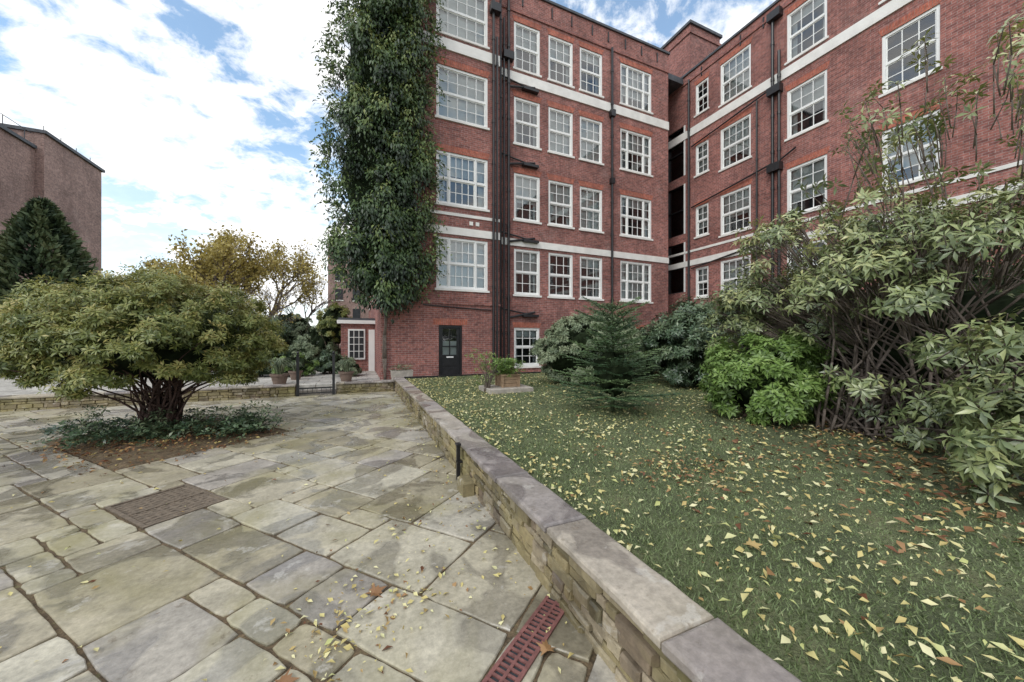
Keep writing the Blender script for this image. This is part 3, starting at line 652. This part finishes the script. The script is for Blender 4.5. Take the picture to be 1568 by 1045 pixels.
# big rhododendron right
rh=empty('rhododendron_bush')
parts=[((6.9,2.0,1.75),(1.85,2.3,1.5),3300,130,-.95,.30,.72),((6.7,1.4,3.3),(1.7,1.8,2.0),560,80,-.3,.26,.5),((6.5,3.7,1.75),(.95,1.0,.95),900,50,-.8,.35,.7),((4.9,.6,1.05),(.75,.7,.75),260,24,-.8,.4,.6),((6.3,2.8,2.7),(1.2,1.2,1.0),420,36,-.6,.35,.6),((4.65,1.0,.80),(.75,.5,.38),230,26,-.9,.4,.5)]
TT=[lumpy(*p) for p in parts]; T=np.concatenate([a[0] for a in TT]);O=np.concatenate([a[1] for a in TT]);t=np.concatenate([a[2]+(.15 if i in(1,4) else .0) for i,a in enumerate(TT)])
kk=(T[:,2]>LZ+.1)&(T[:,0]**2+T[:,1]**2>9.5)
kk&=~((((T[:,0]-5.75)/.95)**2+((T[:,1]-3.45)/.95)**2+((T[:,2]-.9)/.85)**2)<1)
kk&=~((((T[:,0]-5.6)/1.0)**2+((T[:,1]-.6)/.55)**2+((T[:,2]-1.55)/.55)**2<1)&(rng.random(len(T))<.8))
T,O,t=T[kk],O[kk],t[kk]
P,D,N,Ls,Ws,tt=whorls(T,O,8,.115,.033,(55,115),tone=t)
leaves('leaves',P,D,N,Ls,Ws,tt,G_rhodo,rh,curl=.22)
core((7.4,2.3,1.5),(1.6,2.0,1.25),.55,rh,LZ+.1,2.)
mb=MB()
for b0 in ((6.5,1.7,LZ),(6.9,2.3,LZ),(6.1,2.5,LZ),(6.6,1.0,LZ)):
    ix=rng.choice(len(T),50,replace=False); stems(mb,b0,[T[i] for i in ix],.02,.005,.35,7)
for i in range(0,len(T),2):
    q=Vector(T[i]); o_=Vector(O[i]); c_=Vector((6.6,1.9,1.2)); bk=(c_-q).normalized()*.4-o_*.1
    mb.path([q+bk+Vector((0,0,-.05)),q+bk*.5+Vector((random.gauss(0,.02),random.gauss(0,.02),0)),q],.007,.004,4)
mb.build('branches',[M_greybark],rh,True)
shrub('laurel_shrub',(5.8,3.5,1.0),(.78,.75,.68),2400,75,.10,.036,6,G_bright,(5.8,3.5,LZ),20,up=-.95,lr=.33,r0=.012,cs=.65,dt=.03)
shrub('round_grey_shrub',(6.15,8.5,1.3),(1.6,1.2,1.0),8500,170,.08,.033,6,G_grey,(6.15,8.5,LZ),12,up=-.95,lr=.2,shell=.9,cs=.8,dt=.08)
shrub('dark_rhododendron',(8.6,6.6,1.4),(1.5,1.4,1.15),4200,110,.12,.04,7,G_dark,(8.6,6.6,LZ),25,up=-.95,lr=.3,cs=.75,dt=.08)
shrub('dark_rhododendron',(10.8,5.5,1.7),(1.5,1.4,1.5),3200,90,.13,.045,7,G_grey,(10.8,5.5,LZ),25,up=-.95,lr=.3,cs=.8)
shrub('camellia_shrub',(8.2,9.6,1.15),(1.3,1.1,.95),2600,80,.09,.04,6,G_dark,(8.2,9.6,LZ),20,up=-.95,lr=.3,cs=.8,dt=.08)
shrub('camellia_shrub',(11.0,9.6,1.3),(1.7,1.1,1.05),2600,80,.10,.045,6,G_dark,(11,9.6,LZ),20,up=-.95,lr=.3,cs=.8,dt=.05)
shrub('camellia_shrub',(13.6,7.6,1.6),(1.6,1.5,1.4),2400,80,.12,.05,6,G_dark,(13.6,7.6,LZ),20,up=-.9,lr=.3,cs=.8)
shrub('camellia_shrub',(12.6,2.5,1.7),(1.6,2.4,1.5),2400,80,.13,.05,6,G_dark,(12.6,2.5,LZ),20,up=-.9,lr=.3,cs=.8)
# spruce
sp=empty('spruce_sapling'); mb=MB(); bx,by=3.95,4.85; hgt=1.95; mb.path([(bx,by,LZ),(bx+.02,by,LZ+1),(bx,by,LZ+hgt)],.035,.006,8)
NP=[];ND=[];NT=[]
for tier in range(14):
    z=LZ+.14+tier*(hgt-.25)/14; f=1-(z-LZ)/hgt; rl_=.14+.82*f**.55; nb=random.choice([5,6,7])
    for b in range(nb):
        a=2*math.pi*b/nb+tier*.9+random.uniform(-.35,.35); ln=rl_*random.uniform(.5,1.25); up=.55-.45*f
        dr=Vector((math.cos(a),math.sin(a),up)); base=Vector((bx,by,z)); sd_=Vector((-math.sin(a),math.cos(a),0))
        segs=[(base+dr*ln*.15,base+dr*ln)]; mb.path([base,base+dr*ln*.5+Vector((0,0,-.02)),base+dr*ln],.008,.003,4)
        k=.2
        while k<.95:
            for sg in (-1,1):
                l2=ln*(1-k)*.6+.07; p=base+dr*ln*k; e_=p+(sd_*sg*.8+dr*.7+Vector((0,0,-.12))).normalized()*l2
                segs.append((p,e_)); mb.tube(p,e_,.003,.0015,3)
            k+=.17
        tnb=random.uniform(.05,.85)
        for p,q in segs:
            l=(q-p).length; m_=int(l/.008)+2; dd_=(q-p).normalized()
            f_=rng.random(m_); pp=np.array(p)+np.outer(f_,np.array(q-p)); rd=rdir(m_); rd[:,2]=np.abs(rd[:,2])*.5
            NP.append(pp); ND.append(nrm(np.array(dd_)*.9+rd*.8)); NT.append(tnb+.3*f_+rng.normal(0,.06,m_))
NP=np.concatenate(NP);ND=np.concatenate(ND);NT=np.concatenate(NT); n=len(NP)
leaves('needles',NP,ND,nrm(rdir(n)*.4+np.array([-.2,-.4,.9])),rng.uniform(.03,.045,n),.012,NT,G_spruce,sp,curl=.05)
core((bx,by,LZ+.7),(.7,.7,.85),.38,sp,LZ+.1,3.)
mb.build('trunk_and_branches',[M_twig],sp,True)
def cone_tree(name,x,y,z0,h,r,n,L,mat):
    e=empty(name); u=rng.random(n)**1.3; az=rng.uniform(0,2*math.pi,n); z=z0+.3+u*h
    rr=r*(1-u)**.75*(1+.16*np.sin(az*5+u*9)+.12*np.sin(az*9-u*31))*rng.uniform(.6,1.08,n)
    P=np.stack([x+rr*np.cos(az),y+rr*np.sin(az),z],-1); R=np.stack([np.cos(az),np.sin(az),np.full(n,.8)],-1)
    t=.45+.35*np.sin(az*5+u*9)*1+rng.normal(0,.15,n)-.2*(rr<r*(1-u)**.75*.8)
    Ls=L*rng.uniform(.6,1.3,n); leaves('foliage',P,nrm(R+rdir(n)*.6),nrm(R+rdir(n)*.4),Ls,Ls*.4,t,mat,e)
    mb=MB(); mb.path([(x,y,z0-.1),(x,y,z0+h*.95)],.18,.03,8)
    for i in range(30):
        a=random.random()*6.28; f=random.random(); q=r*(1-f)**.75*.8; mb.tube((x,y,z0+h*f),(x+q*math.cos(a),y+q*math.sin(a),z0+h*f+.3*q),.03,.01,4)
    mb.build('trunk',[M_bark],e); return e
cone_tree('cypress_tree',-14.3,25.7,TZ,7.9,2.7,17000,.32,G_conif)
def tree(name,base,h,spread,leafmat_=None,nleaf=0,L=.1,levels=5,trunk=.14,seed=1,bark=M_greybark,split=3):
    e=empty(name); r=random.Random(seed); mb=MB(); tips=[]
    def grow(p,d,l,rad,lv):
        q=p+d*l*.5+Vector((r.gauss(0,.04),r.gauss(0,.04),r.gauss(0,.02)))*l; q2=q+(d+Vector((r.gauss(0,.15),r.gauss(0,.15),.08))).normalized()*l*.5
        mb.tube(p,q,rad,rad*.85,6 if lv>2 else 4); mb.tube(q,q2,rad*.85,rad*.68,6 if lv>2 else 4)
        if lv<=2: tips.append((q,d)); tips.append((q2,d))
        if lv==0: return
        for k in range(split if lv>1 else split+1):
            a=r.uniform(0,6.28); s_=spread*r.uniform(.5,1.2); o=d.orthogonal().normalized(); o2=d.cross(o)
            nd_=(d+(o*math.cos(a)+o2*math.sin(a))*s_+Vector((0,0,.12))).normalized(); grow(q2 if k<2 else q,nd_,l*r.uniform(.62,.85),rad*.62,lv-1)
    grow(Vector(base),Vector((0,0,1)),h*.27,trunk,levels)
    mb.build('limbs',[bark],e,True)
    if leafmat_:
        T=np.array([list(a) for a,_ in tips]); k=rng.integers(0,len(T),nleaf); P=T[k]+rng.normal(0,.2,(nleaf,3)); Ls=L*rng.uniform(.6,1.3,nleaf)
        tn=np.clip((k*0.6180339)%1*.5+.2+rng.normal(0,.15,nleaf),0,1)
        leaves('leaves',P,nrm(rdir(nleaf)+np.array([0,0,-.4])),nrm(rdir(nleaf)+np.array([0,0,.6])),Ls,Ls*.7,tn,leafmat_,e)
    return e
tree('autumn_tree',(-7.4,24.5,TZ),10.2,.72,G_yell,10000,.17,5,.18,3)
tree('autumn_tree',(-5.4,27,TZ),9.6,.72,G_yell,5000,.16,5,.16,8)
tree('bare_tree',(-3.0,30,TZ),7.6,.7,None,0,.1,5,.12,5)
tree('bare_tree',(-3.4,21,TZ),5.4,.75,G_yell,500,.1,5,.08,11)
tree('bare_tree',(-11.5,35,TZ),9,.7,G_yell,4500,.18,5,.14,12)
for nm,c,r,n_,nl_,L_,m_ in (('hedge_shrub',(-4.6,19.5,1.4),(2.0,1.2,1.3),2400,60,.11,G_dark),('hedge_shrub',(-1.7,18.6,1.1),(.9,1.0,1.0),1600,50,.10,G_grey),
    ('hedge_shrub',(-7.5,22,1.8),(2.6,1.2,1.6),2200,60,.14,G_pieris),('hedge_shrub',(-15.5,19.0,1.3),(2.6,1.6,1.3),2800,70,.14,G_dark),('hedge_shrub',(-11,22,1.5),(2.6,1.3,1.4),2200,70,.14,G_dark),
    ('hedge_shrub',(-3.0,21.2,1.5),(1.4,1.0,1.6),1600,50,.12,G_grey),('hedge_shrub',(-.9,18.4,2.3),(.7,.9,.9),1400,40,.11,G_pieris),
    ('low_shrub',(-3.4,15.9,.55),(1.3,.6,.45),1300,40,.07,G_grey),('low_shrub',(-2.1,15.6,.55),(.7,.6,.5),900,30,.08,G_bright),
    ('low_shrub',(-.3,14.9,.5),(.5,.6,.4),700,24,.08,G_grey),('low_shrub',(-1.0,16.4,.6),(.6,.6,.6),800,24,.09,G_dark)):
    shrub(nm,c,r,n_,nl_,L_,L_*.4,6,m_,(c[0],c[1],TZ),10,up=-.9,lr=.3,cs=.78)
e=empty('distant_tree_line'); n=22000; x=rng.uniform(-140,60,n); hh=4.5+2.2*np.sin(x*.21)+1.5*np.sin(x*.53+1)+rng.normal(0,.4,n)
P=np.stack([x,75+rng.normal(0,2,n),rng.random(n)**.7*hh],-1); leaves('tree_line_foliage',P,rdir(n),rdir(n),rng.uniform(.5,1.1,n),.6,np.clip(.4+.3*np.sin(x*.4)+rng.normal(0,.2,n),0,1),G_pieris,e)
# ------------------------------------------------------------------ planters and pots
def spiky(mb,c,n,h,r,m=0):
    for k in range(n):
        a=random.uniform(0,6.28); q=random.uniform(.3,1); hh=h*random.uniform(.6,1); P0=Vector(c)+Vector((random.gauss(0,.03),random.gauss(0,.03),0)); dx=Vector((math.cos(a),math.sin(a),0))
        s_=Vector((-math.sin(a),math.cos(a),0))*.009; P1=P0+dx*r*q*.4+Vector((0,0,hh*.7)); P2=P0+dx*r*q+Vector((0,0,hh*(.9-.5*q)))
        t=random.random(); mb.poly([P0-s_,P0+s_,P1+s_,P1-s_],m,t); mb.poly([P1-s_,P1+s_,P2],m,t)
M_pot=simple('weathered_pot',(.17,.12,.095),.85,.25,9)
def pot(name,x,y,z,r,h,ph,n=90):
    e=empty(name); mb=MB(); mb.lathe((x,y,z),[(r*.68,0),(r*.95,h*.8),(r*1.08,h*.8),(r*1.1,h),(r*.95,h),(r*.92,h*.9)],24,0); mb.build('pot',[M_pot],e,False)
    mb=MB(); spiky(mb,(x,y,z+h*.9),n,ph,ph*.7); mb.build('foliage',[G_grey],e); return e
pot('potted_grass',-2.15,12.9,TZ,.24,.32,.75,220); pot('potted_grass',-.3,13.0,TZ,.22,.32,.6,180); pot('potted_grass',-1.9,14.2,TZ,.2,.3,.5,120)
e=empty('ornamental_grass'); mb=MB(); spiky(mb,(5.7,6.7,LZ),240,.6,.45); mb.build('blades',[G_grey],e)
e=empty('stone_trough_planter'); mb=MB()
mb.rings([[(1.1,12.3,.15),(1.7,12.3,.15),(1.7,12.62,.15),(1.1,12.62,.15)],[(1.05,12.26,TZ+.34),(1.75,12.26,TZ+.34),(1.75,12.66,TZ+.34),(1.05,12.66,TZ+.34)],[(1.11,12.32,TZ+.34),(1.69,12.32,TZ+.34),(1.69,12.6,TZ+.34),(1.11,12.6,TZ+.34)],[(1.11,12.32,TZ+.28),(1.69,12.32,TZ+.28),(1.69,12.6,TZ+.28),(1.11,12.6,TZ+.28)]]); mb.build('trough',[M_conc],e)
cover('plants',[(1.25,12.45),(1.4,12.45),(1.55,12.45)],.09,35,.22,G_grey,.07,.02,e,z0=TZ+.3)
e=empty('wooden_planter_on_plinth'); mb=MB(); cx,cy=3.35,8.1; z=LZ-.02
mb.rings([[(cx-.55,cy-.42,z),(cx+.55,cy-.42,z),(cx+.55,cy+.42,z),(cx-.55,cy+.42,z)],[(cx-.55,cy-.42,z+.12),(cx+.55,cy-.42,z+.12),(cx+.55,cy+.42,z+.12),(cx-.55,cy+.42,z+.12)],[(cx-.53,cy-.40,z+.135),(cx+.53,cy-.40,z+.135),(cx+.53,cy+.40,z+.135),(cx-.53,cy+.40,z+.135)]],0)
for k in range(3):
    a=.20+.008*k; z0=z+.14+k*.09; mb.box(cx+.05-a,cx+.05+a,cy-a,cy+a,z0,z0+.083,1)
mb.box(cx-.2,cx+.3,cy-.25,cy+.25,z+.41,z+.44,1)
for sx in (-.21,.21):
    for sy in (-.21,.21): mb.box(cx+.05+sx-.025,cx+.05+sx+.025,cy+sy-.025,cy+sy+.025,z+.13,z+.41,1)
mb.build('plinth_and_box',[M_conc,M_wood],e)
cover('plant',[(cx-.02,cy),(cx+.12,cy),(cx+.05,cy-.12),(cx+.05,cy+.1)],.15,110,.38,G_bright,.06,.03,e,z0=z+.42)
mb=MB()
e2_=empty('rose_bush'); T=[]
for k in range(30):
    a=random.uniform(0,6.28); r_=random.uniform(.15,.5); t_=(cx-.5+r_*math.cos(a),cy-.1+r_*.6*math.sin(a),LZ+random.uniform(.35,.95)); T.append(t_)
stems(mb,(cx-.5,cy-.1,LZ),T,.009,.003,.08,5); mb.build('canes',[M_greybark],e2_)
T=np.array(T); Tn=np.repeat(T,5,0)+rng.normal(0,.07,(len(T)*5,3)); P,D,N,Ls,Ws,tt=whorls(Tn,nrm(rdir(len(Tn))+np.array([0,0,1])),4,.06,.03,tone=rng.uniform(.2,.9,len(Tn))); leaves('leaves',P,D,N,Ls,Ws,tt,G_bright,e2_)
# ------------------------------------------------------------------ world, sun, camera
w=bpy.data.worlds.new('World'); S.world=w; w.use_nodes=True; nt=w.node_tree; bg=nt.nodes['Background']
sd=Vector((-.75,-.45,.72)).normalized(); el=math.asin(sd.z); az=math.atan2(sd.x,sd.y)
sk=nt.nodes.new('ShaderNodeTexSky'); sk.sky_type='NISHITA'; sk.sun_disc=False; sk.sun_elevation=el; sk.sun_rotation=az; sk.ozone_density=1.6; sk.air_density=1.0; sk.dust_density=.6
tc=nt.nodes.new('ShaderNodeTexCoord'); sx=nt.nodes.new('ShaderNodeSeparateXYZ'); nt.links.new(tc.outputs['Generated'],sx.inputs[0])
mxm=nd(nt,'ShaderNodeMath',operation='MAXIMUM'); nt.links.new(sx.outputs[2],mxm.inputs[0]); mxm.inputs[1].default_value=0
adz=nd(nt,'ShaderNodeMath',operation='ADD'); nt.links.new(mxm.outputs[0],adz.inputs[0]); adz.inputs[1].default_value=.38
dv=nd(nt,'ShaderNodeVectorMath',operation='DIVIDE'); nt.links.new(tc.outputs['Generated'],dv.inputs[0])
cb=nt.nodes.new('ShaderNodeCombineXYZ'); 
for i in range(3): nt.links.new(adz.outputs[0],cb.inputs[i])
nt.links.new(cb.outputs[0],dv.inputs[1])
mp=nd(nt,'ShaderNodeMapping'); mp.inputs['Rotation'].default_value=(0,0,.5); mp.inputs['Scale'].default_value=(1,1.15,0); mp.inputs['Location'].default_value=(3.3,1.1,0); nt.links.new(dv.outputs[0],mp.inputs[0])
big=noise(nt,1.6,3,.5,mp.outputs[0],.2); fine=noise(nt,11,7,.62,mp.outputs[0],.3)
ad=nd(nt,'ShaderNodeMath',operation='MULTIPLY_ADD'); nt.links.new(fine,ad.inputs[0]); ad.inputs[1].default_value=.85; nt.links.new(big,ad.inputs[2])
cl=ramp(nt,[(.78,0),(.86,.5),(.96,1)],ad.outputs[0])
hz=ramp(nt,[(0,.88),(.12,.6),(.42,.08)],mxm.outputs[0])
mxx=nd(nt,'ShaderNodeMath',operation='MAXIMUM'); nt.links.new(cl.outputs[0],mxx.inputs[0]); nt.links.new(hz.outputs[0],mxx.inputs[1])
shade=ramp(nt,[(.3,(7.2,7.5,7.9)),(.6,(9.3,9.3,9.3))],fine)
skb=mixc(nt,sk.outputs[0],(1.75,1.95,1.85),mode='MULTIPLY')
c=mixc(nt,skb,shade.outputs[0],fac=mxx.outputs[0]); nt.links.new(c,bg.inputs[0]); bg.inputs[1].default_value=.15
sl=bpy.data.lights.new('sun','SUN'); sl.energy=1.3; sl.angle=math.radians(24); sl.color=(1,.96,.9); so=bpy.data.objects.new('sun',sl); S.collection.objects.link(so)
so.rotation_euler=(-sd).to_track_quat('-Z','Y').to_euler(); so.location=(-20,-15,25)
cam=bpy.data.cameras.new('camera'); co=bpy.data.objects.new('camera',cam); S.collection.objects.link(co); S.camera=co
cam.sensor_width=36; cam.lens=12.6; cam.clip_start=.05; cam.clip_end=1500; co.location=(0,0,H); co.rotation_euler=(math.radians(90),0,math.radians(-23.5))
